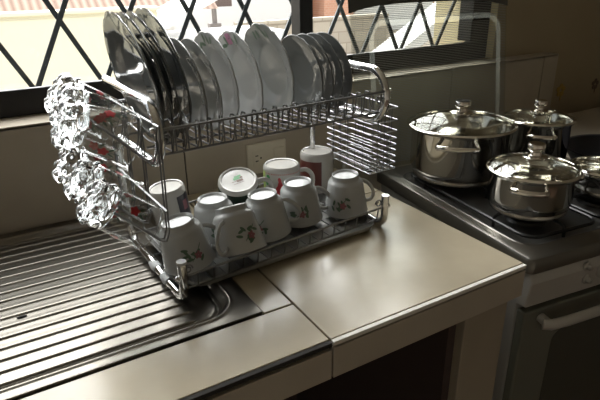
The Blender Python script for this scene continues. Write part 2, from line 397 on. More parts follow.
b = MB((13, 21, GZ)); b.box(9.4, 17.2, 21, 21.4, GZ, -1.45); b.box(9.4, 17.2, 20.95, 21.45, -1.45, -1.33)
tag(b.build('stone_wall', 'stone', smooth=False), 'low rough stone block wall along the street below the far houses', 'wall')
p = thing('street_sign', 'brown board on a thin grey post before the white house', 'sign', (8.0, 20, GZ))
b = MB((8.0, 20, GZ)); b.tube([(8.0, 20, GZ), (8.0, 20, 0.8)], 0.10); b.build('post', 'pole', p)
b = MB((8.0, 20, GZ)); b.box(7.2, 8.7, 19.9, 19.97, -0.62, 0.15); b.build('board', 'rust', p, smooth=False)
b = MB((8.0, 20, GZ)); b.box(7.75, 8.2, 19.85, 20.1, -1.9, -1.2); b.build('meter_box', 'pole', p, smooth=False)
# white canopy running down across the right of the window
h = thing('canopy', 'long white sloping canopy outside the right of the window', 'canopy', (15, 15, GZ))
b = MB((15, 15, GZ)); b.prism([(11.6, 14, -2.15), (15.8, 14, 0.15), (17.6, 14, 0.15), (17.6, 14, -0.35), (15.2, 14, -0.75), (11.6, 14, -2.45)], (0, 1.2, 0))
b.build('sheet', 'white_wall', h, smooth=False)
for x in (11.8, 16.8):
    b = MB((15, 15, GZ)); b.tube([(x, 14.6, GZ), (x, 14.6, -2.3 if x < 13 else -0.45)], 0.08); b.build('post', 'pole', h)

# ------------------------------------------------------------------ worktop
X1 = 0.790; Y0 = 0.540
wt = thing('tiled_worktop', 'beige tiled kitchen worktop with dark joints around the sink', 'worktop', (0.1, 0.85, 0))
def WB(): return MB((0.1, 0.85, 0))
b = WB(); b.box(-1.79, -1.5, Y0 + 0.01, YW - 0.001, -0.06, -0.0085); b.box(-1.5, 0.306, Y0 + 0.01, 0.651, -0.06, -0.0085)
b.box(0.306, X1 - 0.004, Y0 + 0.01, YW - 0.001, -0.06, -0.0085); b.box(-1.5, 0.306, 1.192, YW - 0.001, -0.06, -0.0085)
b.build('bed', 'grout', wt, smooth=False)
tiles = []
def tile_top(x0, x1, y0, y1):
    g_ = 0.0016
    b = WB(); b.box(x0 + g_, x1 - g_, y0 + g_, y1 - g_, -0.0085, 0.0); b.build('top_tile', 'tile_top', wt, smooth=False, bevel=0.0012)
for x0, x1 in ((-1.36, -0.93), (-0.93, -0.50), (-0.50, -0.07), (-0.07, 0.361)): tile_top(x0, x1, Y0, 0.651)
for y0, y1 in ((0.651, 0.968), (0.968, 1.199)): tile_top(0.3065, 0.361, y0, y1)
for y0, y1 in ((Y0, 0.968), (0.968, 1.199)): tile_top(0.361, X1, y0, y1)
for x0, x1 in ((-1.36, -0.93), (-0.93, -0.50), (-0.50, -0.07), (-0.07, 0.361), (0.361, X1)):
    b = WB(); b.box(x0 + 0.0016, x1 - 0.0016, Y0 - 0.006, Y0 + 0.004, -0.068, -0.0125 if x0 > 0.3 else -0.0150); b.build('face_tile', 'tile_face', wt, smooth=False, bevel=0.001)
    b = WB(); b.box(x0 + 0.0016, x1 - 0.0016, Y0 - 0.0065, Y0 + 0.0016, -0.0085, -0.0012); b.build('edge_strip', 'tile_body' if x0 > 0.3 else 'grout', wt, smooth=False, bevel=0.0008)
b = WB(); b.box(X1 - 0.004, X1, Y0, YW - 0.001, -0.068, -0.0085); b.build('side_tile', 'tile_face', wt, smooth=False)

# support wall and dark cupboard space under the worktop
su = thing('worktop_support', 'dark beige tiled end panel holding up the worktop beside the stove', 'panel', (0.72, 0.8, -0.9))
b = MB((0.72, 0.8, -0.9)); b.box(0.668, 0.782, 0.556, 1.195, -0.9, -0.069); b.build('panel', 'support', su, smooth=False, bevel=0.002)
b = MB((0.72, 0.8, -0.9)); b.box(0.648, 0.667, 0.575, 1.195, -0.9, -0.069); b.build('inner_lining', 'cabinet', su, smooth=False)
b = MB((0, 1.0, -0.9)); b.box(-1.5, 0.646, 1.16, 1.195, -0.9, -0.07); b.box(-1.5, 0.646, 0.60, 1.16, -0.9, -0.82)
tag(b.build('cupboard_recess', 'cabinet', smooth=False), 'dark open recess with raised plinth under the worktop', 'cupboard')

# ------------------------------------------------------------------ steel draining board
def sink_z(x, y):
    x1, y0, y1 = 0.303, 0.655, 1.190
    # rounded inner panel boundary
    d = min(x1 - x, y - y0, y1 - y)
    ix1, iy0, iy1, rc = 0.272, 0.676, 1.165, 0.05
    qx = x - (ix1 - rc); qy = max((iy0 + rc) - y, y - (iy1 - rc))
    if qx > 0 and qy > 0: s_ = rc - math.hypot(qx, qy)
    else: s_ = min(ix1 - x, y - iy0, iy1 - y)
    sm = lambda t: max(0, min(1, t))**2 * (3 - 2*max(0, min(1, t)))
    z = 0.004 + 0.0022 * math.exp(-((s_ + 0.004) / 0.0035)**2) - 0.011 * sm(s_ / 0.010)
    z -= 0.0025 * math.exp(-((s_ - 0.016) / 0.003)**2)
    # channels running along x
    e = sm((0.215 - x) / 0.012) * sm((s_ - 0.012) / 0.006)
    ph = (y - 0.728) / 0.0285; t = abs(ph - round(ph)) * 0.0285
    z -= e * 0.0030 * math.exp(-(t / 0.0022)**2)
    z += e * 0.0002 * (1 - (2*t/0.0285)**2)
    # fall towards the front-left
    z -= max(0, d - 0.03) * 0.004
    return z
ds = thing('draining_board', 'stainless steel ribbed draining board with rounded rim set in the worktop', 'sink', (0, 0.9, 0))
b = MB((0, 0.9, 0)); ny = 380
xs = [-1.5, -1.1, -0.8, -0.6, -0.45, -0.3, -0.2, -0.1, -0.05, 0.0, 0.05, 0.10, 0.15, 0.19] + [0.195 + 0.0018*i for i in range(61)]
xs = [x for x in xs if x < 0.3035]
grid = [[b.v((x, 0.655 + (1.190 - 0.655) * j / ny, sink_z(x, 0.655 + (1.190 - 0.655) * j / ny))) for j in range(ny + 1)] for x in xs]
for i in range(len(xs) - 1):
    for j in range(ny): b.face([grid[i][j], grid[i+1][j], grid[i+1][j+1], grid[i][j+1]])
b.build('ribbed_panel', 'steel', ds)
b = MB((0, 0.9, 0)); b.box(-1.5, 0.3035, 0.6535, 0.6555, -0.02, 0.0036); b.box(0.3020, 0.3045, 0.6535, 1.190, -0.02, 0.0036); b.box(-1.5, 0.3035, 1.1895, 1.1915, -0.02, 0.0036)
b.build('edge', 'steel', ds, smooth=False)

b = MB((-0.028, 0.860, -0.0062)); b.ball((-0.028, 0.860, -0.0062), 0.0032, 10, (2.6, 0.8, 0.5))
tag(b.build('food_crumb', 'hole'), 'tiny dark crumb lying on the ribbed draining board at the left', 'crumb')

# ------------------------------------------------------------------ power outlet
ou = thing('wall_outlet', 'ivory plastic double wall outlet on the tiles behind the mugs', 'outlet', (0.595, YW, 0.06))
def OB(): return MB((0.595, YW, 0.06))
b = OB(); b.box(0.538, 0.652, YW - 0.007, YW - 0.0003, 0.018, 0.100); b.build('cover_plate', 'ivory', ou, smooth=False, bevel=0.004, bseg=3)
b = OB(); b.box(0.614, 0.644, YW - 0.011, YW - 0.007, 0.038, 0.082); b.build('blank_module', 'ivory', ou, smooth=False, bevel=0.0015)
b = OB(); b.box(0.553, 0.586, YW - 0.009, YW - 0.007, 0.040, 0.082); b.build('socket', 'ivory', ou, smooth=False, bevel=0.0008)
b = OB()
b.box(0.561, 0.5635, YW - 0.0093, YW - 0.0088, 0.052, 0.054)
b.box(0.560, 0.568, YW - 0.0094, YW - 0.0088, 0.067, 0.0695); b.box(0.560, 0.568, YW - 0.0094, YW - 0.0088, 0.053, 0.0555)
b.lathe([(0, 0), (0.0024, 0), (0.0024, 0.0006), (0, 0.0006)], 12, Matrix.Translation((0.5755, YW - 0.0088, 0.061)) @ Matrix.Rotation(PI/2, 4, 'X'))
b.build('socket_holes', 'hole', ou, smooth=False)

# ------------------------------------------------------------------ stove
SA = math.radians(7.0)
SO = Vector((0.805, 0.535, 0)); SW, SD = 0.52, 0.56
st = thing('gas_stove', 'silver gas stove with dark cooktop and raised striped glass lid', 'stove', SO, (0, 0, -SA))
# local frame: u to the right, v to the back
b = MB(); b.box(0.012, SW - 0.012, 0.028, SD - 0.01, -0.86, -0.030); b.build('body', 'stove_body', st, smooth=False, bevel=0.004)
for x, y in ((0.04, 0.06), (SW - 0.04, 0.06), (0.04, SD - 0.05), (SW - 0.04, SD - 0.05)):
    b = MB(); b.tube([(x, y, -0.9), (x, y, -0.858)], 0.018, 12); b.build('foot', 'black', st)
# cooktop: rounded slab with a sunken pan
def rrect(x0, x1, y0, y1, r, n=6):
    P = []
    for cx_, cy_, a in ((x1 - r, y1 - r, 0), (x0 + r, y1 - r, 90), (x0 + r, y0 + r, 180), (x1 - r, y0 + r, 270)):
        for i in range(n + 1):
            t = math.radians(a + 90 * i / n); P.append((cx_ + r*math.cos(t), cy_ + r*math.sin(t)))
    return P
def loft(mb, loops, cap0=False, cap1=False):
    R_ = [[mb.v(p) for p in L] for L in loops]
    for a, c in zip(R_[:-1], R_[1:]):
        for k in range(len(a)): mb.face([a[k], a[(k+1) % len(a)], c[(k+1) % len(a)], c[k]])
    if cap0: mb.face(R_[0][::-1])
    if cap1: mb.face(R_[-1])
b = MB()
L = []
for ins, z, rr in ((0.0, -0.030, 0.012), (0.0, -0.008, 0.012), (0.0035, -0.001, 0.011), (0.010, 0.001, 0.010)):
    L.append([(x, y, z) for x, y in rrect(ins, SW - ins, ins, SD - ins, rr)])
L.append([(x, y, -0.001) for x, y in rrect(0.026, SW - 0.026, 0.040, SD - 0.055, 0.045)])
L.append([(x, y, 0.001) for x, y in rrect(0.030, SW - 0.030, 0.044, SD - 0.059, 0.042)])
loft(b, L, cap0=True); b.build('cooktop', 'stove_top', st)
b = MB(); L = []
for ins, z in ((0.0, 0.001), (0.005, -0.004), (0.014, -0.010), (0.022, -0.011)):
    L.append([(x, y, z) for x, y in rrect(0.030 + ins, SW - 0.030 - ins, 0.044 + ins, SD - 0.059 - ins, max(0.042 - ins, 0.01))])
loft(b, L, cap1=True); b.build('burner_pan', 'black', st)
burn = [(0.150, 0.165), (0.150, 0.412), (0.372, 0.165), (0.372, 0.395)]
for i, (u, v) in enumerate(burn):
    b = MB(); R0 = 0.034
    mt = Matrix.Translation((u, v, 0))
    b.lathe([(0, -0.011), (R0 + 0.012, -0.011), (R0 + 0.008, -0.004), (R0, -0.002), (R0, 0.006), (R0 - 0.004, 0.009), (R0 - 0.006, 0.013), (0, 0.014)], 28, mt)
    b.build('burner', 'iron', st)
# pan supports: two frames with fingers
for x0, x1 in ((0.056, 0.252), (0.268, SW - 0.056)):
    b = MB(); y0_, y1_ = 0.064, SD - 0.071; zt = 0.016
    P = [(x, y, 0.004) for x, y in rrect(x0, x1, y0_, y1_, 0.03, 4)]
    b.tube(P, 0.0040, 6, closed=True)
    for (u, v) in burn:
        if not x0 < u < x1: continue
        for a in range(4):
            ang = a * PI / 2
            dx, dy = math.cos(ang), math.sin(ang)
            far = (x1 - u) if dx > 0.5 else (u - x0) if dx < -0.5 else 0.118
            if dy < -0.5 and v < 0.25: far = v - y0_
            if dy > 0.5 and v > 0.3: far = y1_ - v
            b.tube([(u + dx*far, v + dy*far, -0.010), (u + dx*far, v + dy*far, 0.004), (u + dx*far*0.98, v + dy*far*0.98, zt - 0.004), (u + dx*far*0.90, v + dy*far*0.90, zt), (u + dx*0.025, v + dy*0.025, zt)], 0.0036, 6)
    b.build('pan_support', 'iron', st)
# control panel, knobs
b = MB(); b.prism([(0.008, 0.030, -0.030), (0.008, 0.006, -0.032), (0.008, -0.002, -0.052), (0.008, 0.004, -0.108), (0.008, 0.030, -0.112)], (SW - 0.016, 0, 0))
b.build('control_panel', 'stove_body', st, smooth=False, bevel=0.004, bseg=3)
for (u, z) in ((0.152, -0.047), (0.158, -0.078), (0.20, -0.066), (0.29, -0.066), (0.38, -0.066), (0.46, -0.066)):
    b = MB(); r = 0.0105 if u < 0.17 else 0.018
    mt = Matrix.Translation((u, 0.0015, z)) @ Matrix.Rotation(PI/2, 4, 'X')
    b.lathe([(0, 0), (r, 0), (r, 0.004), (r*0.6, 0.006), (r*0.55, 0.012), (r*0.4, 0.014), (0, 0.014)], 20, mt)
    b.build('knob', 'knob', st)
# oven door with pane and bar handle
b = MB(); b.box(0.012, SW - 0.012, 0.006, 0.028, -0.74, -0.122); door = b.build('oven_door', 'oven_glass', st, smooth=False, bevel=0.004, bseg=3)
b = MB(); b.prism([(x, 0.0055, z) for x, z in rrect(0.10, SW - 0.10, -0.62, -0.19, 0.03)], (0, -0.0008, 0)); b.build('oven_window', 'oven_pane', door, smooth=False)
b = MB(); b.tube([(0.046, -0.010, -0.146), (0.060, -0.020, -0.146), (0.10, -0.024, -0.145), (SW/2, -0.026, -0.145), (SW - 0.10, -0.024, -0.145), (SW - 0.060, -0.020, -0.146), (SW - 0.046, -0.010, -0.146)], 0.0125, 14, flat=0.6)
b.tube([(0.056, 0.006, -0.143), (0.056, -0.014, -0.146)], 0.010, 12); b.tube([(SW - 0.056, 0.006, -0.143), (SW - 0.056, -0.014, -0.146)], 0.010, 12)
b.build('door_handle', 'stove_body', door)
b = MB(); b.box(0.012, SW - 0.012, 0.008, 0.028, -0.855, -0.75); b.build('lower_drawer', 'stove_body', st, smooth=False, bevel=0.003)
# raised glass lid, leaning back a little
LW = 0.505; LT = math.radians(9)
def LP(u, s, off=0.0):   # point on the lid: u along the hinge, s up the sheet
    return (-0.060 + u, SD - 0.006 + math.sin(LT)*s + off, 0.004 + math.cos(LT)*s)
LH = 0.52
b = MB()
b.face([b.v(LP(u, q)) for u, q in [(0, 0.0), (LW, 0.0), (LW, LH - 0.02), (LW - 0.02, LH), (0.02, LH), (0, LH - 0.02)]])
lidg = b.build('lid_glass', 'stove_glass', st, smooth=False)
# pale frosted border line with rounded upper corners
BL, BR, BT, RC, BW = 0.060, 0.476, 0.384, 0.045, 0.015
path = [(BL, 0.012), (BL, BT - RC)] + [(BL + RC - RC*math.cos(t*PI/16), BT - RC + RC*math.sin(t*PI/16)) for t in range(1, 9)]
path += [(BR - RC + RC*math.sin(t*PI/16), BT - RC + RC*math.cos(t*PI/16)) for t in range(0, 9)] + [(BR, 0.012)]
b = MB(); prev = None
for i, (u, q) in enumerate(path):
    p0 = path[max(i-1, 0)]; p1 = path[min(i+1, len(path)-1)]
    d = Vector((p1[0]-p0[0], p1[1]-p0[1])).normalized(); nn = Vector((-d.y, d.x)) * BW/2
    cur = [b.v(LP(u + nn.x, q + nn.y, -0.0005)), b.v(LP(u - nn.x, q - nn.y, -0.0005))]
    if prev: b.face([prev[0], prev[1], cur[1], cur[0]])
    prev = cur
b.build('border_print', 'frost', lidg, smooth=False)
b = MB()   # printed fine lines inside and outside the border
def add_line(u0, u1, s):
    b.poly([LP(u0, s, -0.0006), LP(u1, s, -0.0006), LP(u1, s + 0.0016, -0.0006), LP(u0, s + 0.0016, -0.0006)])
q = 0.012
while q < 0.43:
    if q < BT - RC: cutin = 0.0
    elif q < BT: cutin = RC - math.sqrt(max(RC*RC - (q - BT + RC)**2, 0))
    else: cutin = None
    if cutin is None: add_line(0.003, LW - 0.003, q)
    else:
        add_line(0.003, BL + cutin - BW/2, q); add_line(BR - cutin + BW/2, LW - 0.003, q)
        if q < BT - BW: add_line(BL + cutin + BW/2, BR - cutin - BW/2, q)
    q += 0.0044
b.build('printed_lines', 'print_grey', lidg, smooth=False)
b = MB()   # grey front band of the lid, lower edge curved
N = 24; lo = []; hi = []
for i in range(N + 1):
    u = LW * i / N; t = abs(2*i/N - 1)
    lo.append(LP(u, 0.406 + 0.019 * (1 - t**4) , -0.004)); hi.append(LP(u, 0.50, -0.004))
for side in (0, 0.008):
    A = [b.v((p[0], p[1] + side, p[2])) for p in lo]; B_ = [b.v((p[0], p[1] + side, p[2])) for p in hi]
    for i in range(N): b.face([A[i], A[i+1], B_[i+1], B_[i]])
    if side == 0: A0, B0 = A, B_
for i in range(N): b.face([A0[i], A0[i+1], A[i+1], A[i]]); b.face([B0[i], B0[i+1], B_[i+1], B_[i]])
b.build('lid_band', 'lid_band', lidg)
for u in (0.03, LW - 0.05):
    b = MB(); p = LP(u + 0.01, -0.001); b.box(p[0] - 0.014, p[0] + 0.014, p[1] - 0.006, p[1] + 0.006, -0.004, 0.016); b.build('hinge', 'black', st, smooth=False, bevel=0.001)

# counter beyond the stove
b = MB((1.9, 0.85, -0.9)); b.box(1.40, 2.78, 0.62, 1.19, -0.9, 0.001)
tag(b.build('side_counter', 'support', smooth=False, bevel=0.003), 'plain low counter to the right of the stove, under the black skillet', 'counter')

# ------------------------------------------------------------------ pots
def sworld(u, v, z=0): 
    return Vector((SO.x + u*math.cos(SA) + v*math.sin(SA), SO.y - u*math.sin(SA) + v*math.cos(SA), z))
def make_pot(name, label, cat, loc, rb, h, rl, handle_ang, knob_r=0.019, dome=0.018, shoulder=0.0, glass_side=None):
    """rb body radius, h body height, rl lid radius"""
    t = thing(name, label, cat, loc)
    b = MB(); th = 0.0015
    prof = [(0, 0.0), (rb*0.86, 0.0), (rb*0.90, 0.002), (rb*0.91, 0.009), (rb*0.915, 0.012), (rb*0.965, 0.017), (rb, 0.028), (rb, h - 0.006), (rb + 0.004, h), (rb + 0.0045, h + 0.001), (rb + 0.002, h + 0.002),
            (rb - th, h - 0.004), (rb - th, 0.030), (rb*0.96, 0.020), (rb*0.90, 0.014), (0, 0.014)]
    b.lathe(prof, 72); body = b.build('body', 'pot', t)
    b = MB(); b.lathe([(rb*0.90, -0.0002), (rb*0.925, 0.001), (rb*0.93, 0.008), (rb*0.915, 0.0105), (rb*0.90, 0.009)], 60); b.build('base_ring', 'pot_base', t)
    # lid: steel rim, glass dome, knob
    b = MB(); z0 = h + 0.003
    b.lathe([(rl - 0.006, z0 + 0.0005), (rl - 0.003, z0 - 0.001), (rl, z0), (rl + 0.0012, z0 + 0.0025), (rl, z0 + 0.0045), (rl - 0.004, z0 + 0.0062), (rl - 0.006, z0 + 0.005), (rl - 0.006, z0 + 0.0005)], 80)
    l = b.build('lid_rim', 'pot', t)
    b = MB(); P = []
    for i in range(13):
        q = i / 12; r = (rl - 0.005) * (1 - q) + 0.004 * q
        P.append((r, z0 + 0.005 + dome * (1 - (r / rl)**2)))
    b.lathe(P, 72); b.build('lid_glass', 'lid_glass', t)
    zt = z0 + 0.005 + dome
    b = MB(); k = knob_r
    b.lathe([(0, zt - 0.002), (k*1.35, zt - 0.003), (k*1.45, zt), (k*1.2, zt + 0.002), (k*0.72, zt + 0.004), (k*0.66, zt + 0.010), (k*0.95, zt + 0.015), (k, zt + 0.019), (k, zt + 0.025), (k*0.93, zt + 0.0275), (k*0.45, zt + 0.0265), (0, zt + 0.0265)], 36)
    b.build('lid_knob', 'pot', t)
    b = MB(); a = glass_side if glass_side is not None else 2.4
    b.lathe([(0, 0), (0.003, 0), (0.003, 0.002), (0, 0.002)], 10, Matrix.Translation((0.55*rl*math.cos(a), 0.55*rl*math.sin(a), z0 + 0.005 + dome*(1 - 0.3025)))); b.build('steam_vent', 'pot', t)
    for s in (0, PI):
        ang = handle_ang + s; ca, sa = math.cos(ang), math.sin(ang); hz = h * 0.80; hwid = rb * 0.40; out = 0.026
        b = MB(); P = []
        def pt(w, o_, dz=0): return (ca*(o_) - sa*w, sa*(o_) + ca*w, hz + dz)
        base = math.sqrt(max(rb*rb - hwid*hwid, 0))
        P = [pt(-hwid, base - 0.001), pt(-hwid*1.02, base + 0.010, 0.001), pt(-hwid*0.95, rb + out*0.55, 0.003), pt(-hwid*0.6, rb + out*0.9, 0.004), pt(0, rb + out, 0.004), pt(hwid*0.6, rb + out*0.9, 0.004), pt(hwid*0.95, rb + out*0.55, 0.003), pt(hwid*1.02, base + 0.010, 0.001), pt(hwid, base - 0.001)]
        # smooth it
        Q = []
        for i in range(len(P) - 1):
            for q in (0, 0.5): Q.append(Vector(P[i]).lerp(Vector(P[i+1]), q))
        Q.append(Vector(P[-1]))
        b.tube(Q, 0.0062, 10, flat=0.62, up=(0, 0, 1)); 
        hd = b.build('handle', 'pot', t)
        for sg in (-1, 1):
            b = MB(); b.ball(pt(sg*hwid, base + 0.0015), 0.0048, 10); b.build('rivet', 'pot', hd)
    return t
GT = 0.019
pA = make_pot('stock_pot', 'large polished steel pot with glass lid at the left rear of the cooktop', 'pot', (1.000, 0.921, GT), 0.118, 0.125, 0.132, math.radians(222), 0.020, 0.026)
pB = make_pot('saucepan', 'small steel casserole pot with glass lid on the front left burner', 'pot', (0.970, 0.680, GT), 0.086, 0.085, 0.095, math.radians(215), 0.018, 0.024)
pC = make_pot('casserole_pot', 'dark steel pot with glass lid standing behind the small casserole pot', 'pot', (1.225, 0.868, GT), 0.082, 0.118, 0.090, math.radians(225), 0.016, 0.016)
pD = make_pot('sauce_pot', 'steel rimmed pot with glass lid cut by the right edge of the photo', 'pot', (1.200, 0.655, GT), 0.072, 0.050, 0.076, math.radians(150), 0.014, 0.014)
# black skillet
sk = thing('skillet', 'large black nonstick skillet standing at the far right behind the pots', 'pan', (1.42, 0.76, 0.002))
b = MB(); R_ = 0.125; H_ = 0.052
b.lathe([(0, 0), (R_*0.72, 0), (R_*0.80, 0.006), (R_*0.97, H_ - 0.01), (R_ + 0.004, H_), (R_ + 0.003, H_ + 0.002), (R_ - 0.003, H_), (R_*0.94, H_ - 0.012), (R_*0.77, 0.010), (R_*0.70, 0.005), (0, 0.005)], 64)
b.build('pan_body', 'nonstick', sk)
b = MB(); b.tube([(R_*0.9, 0.03, H_ - 0.012), (R_ + 0.06, 0.05, H_ + 0.008), (R_ + 0.17, 0.08, H_ + 0.012)], [0.009, 0.010, 0.012], 12, flat=0.6); b.build('handle', 'nonstick', sk)

# ------------------------------------------------------------------ dish rack
RK = Vector((0.432, 0.914, 0)); RA = math.radians(3.6)
def rw(x, y, z): return Vector((RK.x + x*math.cos(RA) - y*math.sin(RA), RK.y + x*math.sin(RA) + y*math.cos(RA), z))
rk = thing('dish_rack', 'two tier chrome wire dish rack with curved side tubes on the draining board', 'dish rack', RK, (0, 0, RA))
HX = 0.225
def jy(x): return -0.145 + 0.010 * x / HX      # front curl of the lower tier
def side(xs):
    f = lambda y, z: (xs, y, z)
    j = jy(xs)
    lo = 0.0035 if xs < 0 else 0.0082
    P = [f(j, 0.076 if xs < 0 else 0.072), f(j, 0.056), f(j, 0.036)]
    P += arc((j + 0.027, 0.032), 0.027, 180, 270, 6, lambda y, z: (xs, y, max(z, lo)))
    P += [f(-0.05, lo + 0.001), f(0.0, 0.009), f(0.07, 0.009)]
    P += arc((0.090, 0.043), 0.034, -90, 0, 6, f)
    P += [f(0.125, 0.08), f(0.126, 0.12), f(0.125, 0.17)]
    P += arc((0.088, 0.189), 0.037, 0, 90, 6, f)
    P += [f(0.04, 0.226), f(-0.02, 0.226)]
    P += arc((-0.075, 0.276), 0.050, 270, 90, 14, f)
    P += [f(-0.02, 0.326), f(0.05, 0.327), f(0.125, 0.327)]
    return P
for xs_ in (-0.232, 0.2225):
    b = MB(); b.tube(side(xs_), 0.0078, 12, up=(1, 0, 0)); sf = b.build('side_frame', 'chrome', rk)
    b = MB()
    b.tube([(xs_, jy(xs_), 0.075 if xs_ < 0 else 0.071), (xs_, jy(xs_), 0.0795 if xs_ < 0 else 0.0755)], 0.0084, 12); b.build('end_cap', 'cloudy' if xs_ < 0 else 'chrome', sf)
    b = MB(); b.tube([(xs_, 0.124, 0.327), (xs_, 0.129, 0.327)], 0.0084, 12); b.build('end_cap', 'chrome', sf)
    sg = 1 if xs_ > 0 else -1
    for (y, z) in ((jy(xs_), 0.050), (-0.124, 0.288)):
        b = MB(); b.ball((xs_ + sg*0.0095, y, z), 0.005, 10); b.build('screw', 'chrome', sf)
    # curled wire ends beside the tubes
    for (y, z) in ((jy(xs_) + 0.006, 0.052), (-0.118, 0.272)):
        b = MB(); P = []
        for i in range(22):
            a = i / 21 * 2.6 * PI; r = 0.0085 * (1 - 0.62 * i / 21)
            P.append((xs_ - sg*(0.012 + r*math.cos(a)), y, z + (0.006 if z < 0.1 else -0.001) + r*math.sin(a)))
        b.tube(P, 0.0015, 6); b.build('scroll', 'wire', rk)
def wirepart(name, pts, r, mt='wire', seg=6):
    b = MB(); b.tube(pts, r, seg); return b.build(name, mt, rk)
x0_, x1_ = -0.230, 0.2205
for (y, z) in ((-0.125, 0.288), (-0.112, 0.245), (0.118, 0.288), (0.106, 0.245), (-0.05, 0.2415), (0.05, 0.2415)):
    wirepart('rail', [(x0_, y, z), (0, y, z), (x1_, y, z)], 0.0026 if z > 0.26 else 0.0022)
wirepart('rail', [(x0_, jy(x0_), 0.050), (0, jy(0), 0.050), (x1_, jy(x1_), 0.050)], 0.0024)
wirepart('rail', [(x0_, jy(x0_) + 0.010, 0.0205), (0, jy(0) + 0.010, 0.0205), (x1_, jy(x1_) + 0.010, 0.0205)], 0.0024)
for (y, z) in ((0.124, 0.052), (0.112, 0.0205), (0.0, 0.0205)):
    wirepart('rail', [(x0_, y, z), (0, y, z), (x1_, y, z)], 0.0024)
npl = 21; pw = (2*HX - 0.03) / (npl - 1)
px0 = -HX + 0.015
for i in range(npl):
    x = px0 + i * pw
    wirepart('plate_wire', [(x, -0.125, 0.290), (x, -0.122, 0.262), (x, -0.114, 0.248), (x, 0.0, 0.2395), (x, 0.108, 0.248), (x, 0.115, 0.262), (x, 0.118, 0.290)], 0.0015)
    if i < npl - 1:
        xm = x + pw/2
        wirepart('plate_divider', [(xm, -0.104, 0.2425), (xm, -0.103, 0.278), (xm, -0.099, 0.286), (xm, -0.090, 0.286), (xm, -0.086, 0.278), (xm, -0.084, 0.2425)], 0.0015)
for i in range(15):
    x = -HX + 0.02 + i * (2*HX - 0.04) / 14
    wirepart('cup_wire', [(x, jy(x), 0.052), (x, jy(x) + 0.004, 0.026), (x, jy(x) + 0.016, 0.0185), (x, 0.106, 0.0185), (x, 0.120, 0.026), (x, 0.124, 0.054)], 0.0014)
# glass holder hung on the left side: bent hanger pairs in two levels
hy = [-0.135, -0.052, 0.030]
AXL = Vector((-0.082, 0, 0.064)); 
for k, y in enumerate(hy):
    for (zb, level) in ((0.110, 0), (0.238, 1)):
        tip = (-0.318, zb + 0.070) if level == 0 else (-0.322, zb + 0.075)
        b = MB()
        for dy in (-0.006, 0.006):
            pass
        P = [(-0.236, y - 0.006, 0.300), (-0.240, y - 0.006, zb + 0.02), (-0.246, y - 0.006, zb + 0.004), (-0.254, y - 0.006, zb + 0.006), (tip[0] + 0.006, y - 0.006, tip[1] - 0.005), (tip[0], y - 0.002, tip[1]), (tip[0], y + 0.002, tip[1]), (tip[0] + 0.006, y + 0.006, tip[1] - 0.005), (-0.254, y + 0.006, zb + 0.006), (-0.246, y + 0.006, zb + 0.004), (-0.240, y + 0.006, zb + 0.02), (-0.236, y + 0.006, 0.300)]
        b.tube(P, 0.0015, 6); b.build('glass_hanger', 'wire', rk)
wirepart('hanger_rail', [(-0.238, -0.145, 0.298), (-0.238, 0.10, 0.298)], 0.0022)
wirepart('hanger_rail', [(-0.241, -0.145, 0.165), (-0.241, 0.10, 0.165)], 0.0022)
wirepart('hanger_rail', [(-0.238, 0.115, 0.298), (-0.241, 0.115, 0.10)], 0.0022)

# cutlery basket on the right side
BK = (0.726, 0.968, 0.088)
bk = thing('cutlery_basket', 'bright wire cutlery basket hung on the right end of the dish rack', 'basket', BK, (0, 0, math.radians(1.5)))
bw, bd, bh = 0.037, 0.084, 0.155
for i, z in enumerate([0.0, 0.014, 0.028, 0.042, 0.056, 0.070, 0.088, 0.112, 0.140]):
    b = MB(); b.tube([(x, y, z) for x, y in rrect(-bw, bw, -bd, bd, 0.004, 2)], 0.00135, 6, closed=True); b.build('hoop', 'bright_wire', bk)
for i in range(7):
    y = -bd + 2*bd*i/6
    if abs(y) >= bd - 1e-6: continue
    b = MB(); b.tube([(-bw, y, 0.140), (-bw, y, 0.0), (bw, y, 0.0), (bw, y, 0.140)], 0.0011, 5); b.build('upright', 'wire', bk)
for i in range(1, 4):
    x = -bw + 2*bw*i/4
    b = MB(); b.tube([(x, -bd, 0.140), (x, -bd, 0.0), (x, bd, 0.0), (x, bd, 0.140)], 0.0011, 5); b.build('upright', 'wire', bk)
for i in range(14):
    y = -bd + 2*bd*(i + 0.5)/14
    b = MB(); b.tube([(-bw, y, 0.0008), (bw, y, 0.0008)], 0.0013, 5); b.build('floor_wire', 'bright_wire', bk)
for y in (-0.04, 0.04):
    b = MB(); b.tube([(-bw, y, 0.139), (-bw - 0.006, y, 0.148), (-bw - 0.020, y, 0.150), (-bw - 0.026, y, 0.143)], 0.0016, 6); b.build('hook', 'bright_wire', bk)

# cloudy scraps of packing plastic left on the left side tube
for (y0_, y1_) in ((-0.085, -0.060), (-0.030, -0.002)):
    b = MB(); b.tube([(-0.232, y0_, 0.0065), (-0.233, (y0_ + y1_)/2, 0.007), (-0.232, y1_, 0.0065)], [0.0086, 0.0094, 0.0086], 9, flat=1.05); b.build('plastic_wrap', 'cloudy', rk)
# drip tray under the cups
dt = thing('drip_tray', 'shallow grey plastic drip tray lying under the dish rack', 'tray', rw(0.0, 0, 0.0), (0, 0, RA))
b = MB(); L = []
for ins, z in ((0.010, 0.003), (0.003, 0.006), (0.0, 0.0145), (0.0015, 0.0150), (0.006, 0.008), (0.012, 0.0052)):
    L.append([(x, y, z) for x, y in rrect(-HX + 0.014 + ins, HX - 0.016 - ins, -0.136 + ins, 0.118 - ins, 0.03)])
loft(b, L, cap0=True, cap1=True); b.build('tray_body', 'tray', dt)
b = MB(); L = [[(x, y, 0.0152) for x, y in rrect(-HX + 0.014, HX - 0.016, -0.136, 0.118, 0.03)]]
b.tube(L[0], 0.0016, 6, closed=True); b.build('tray_lip', 'tray', dt)

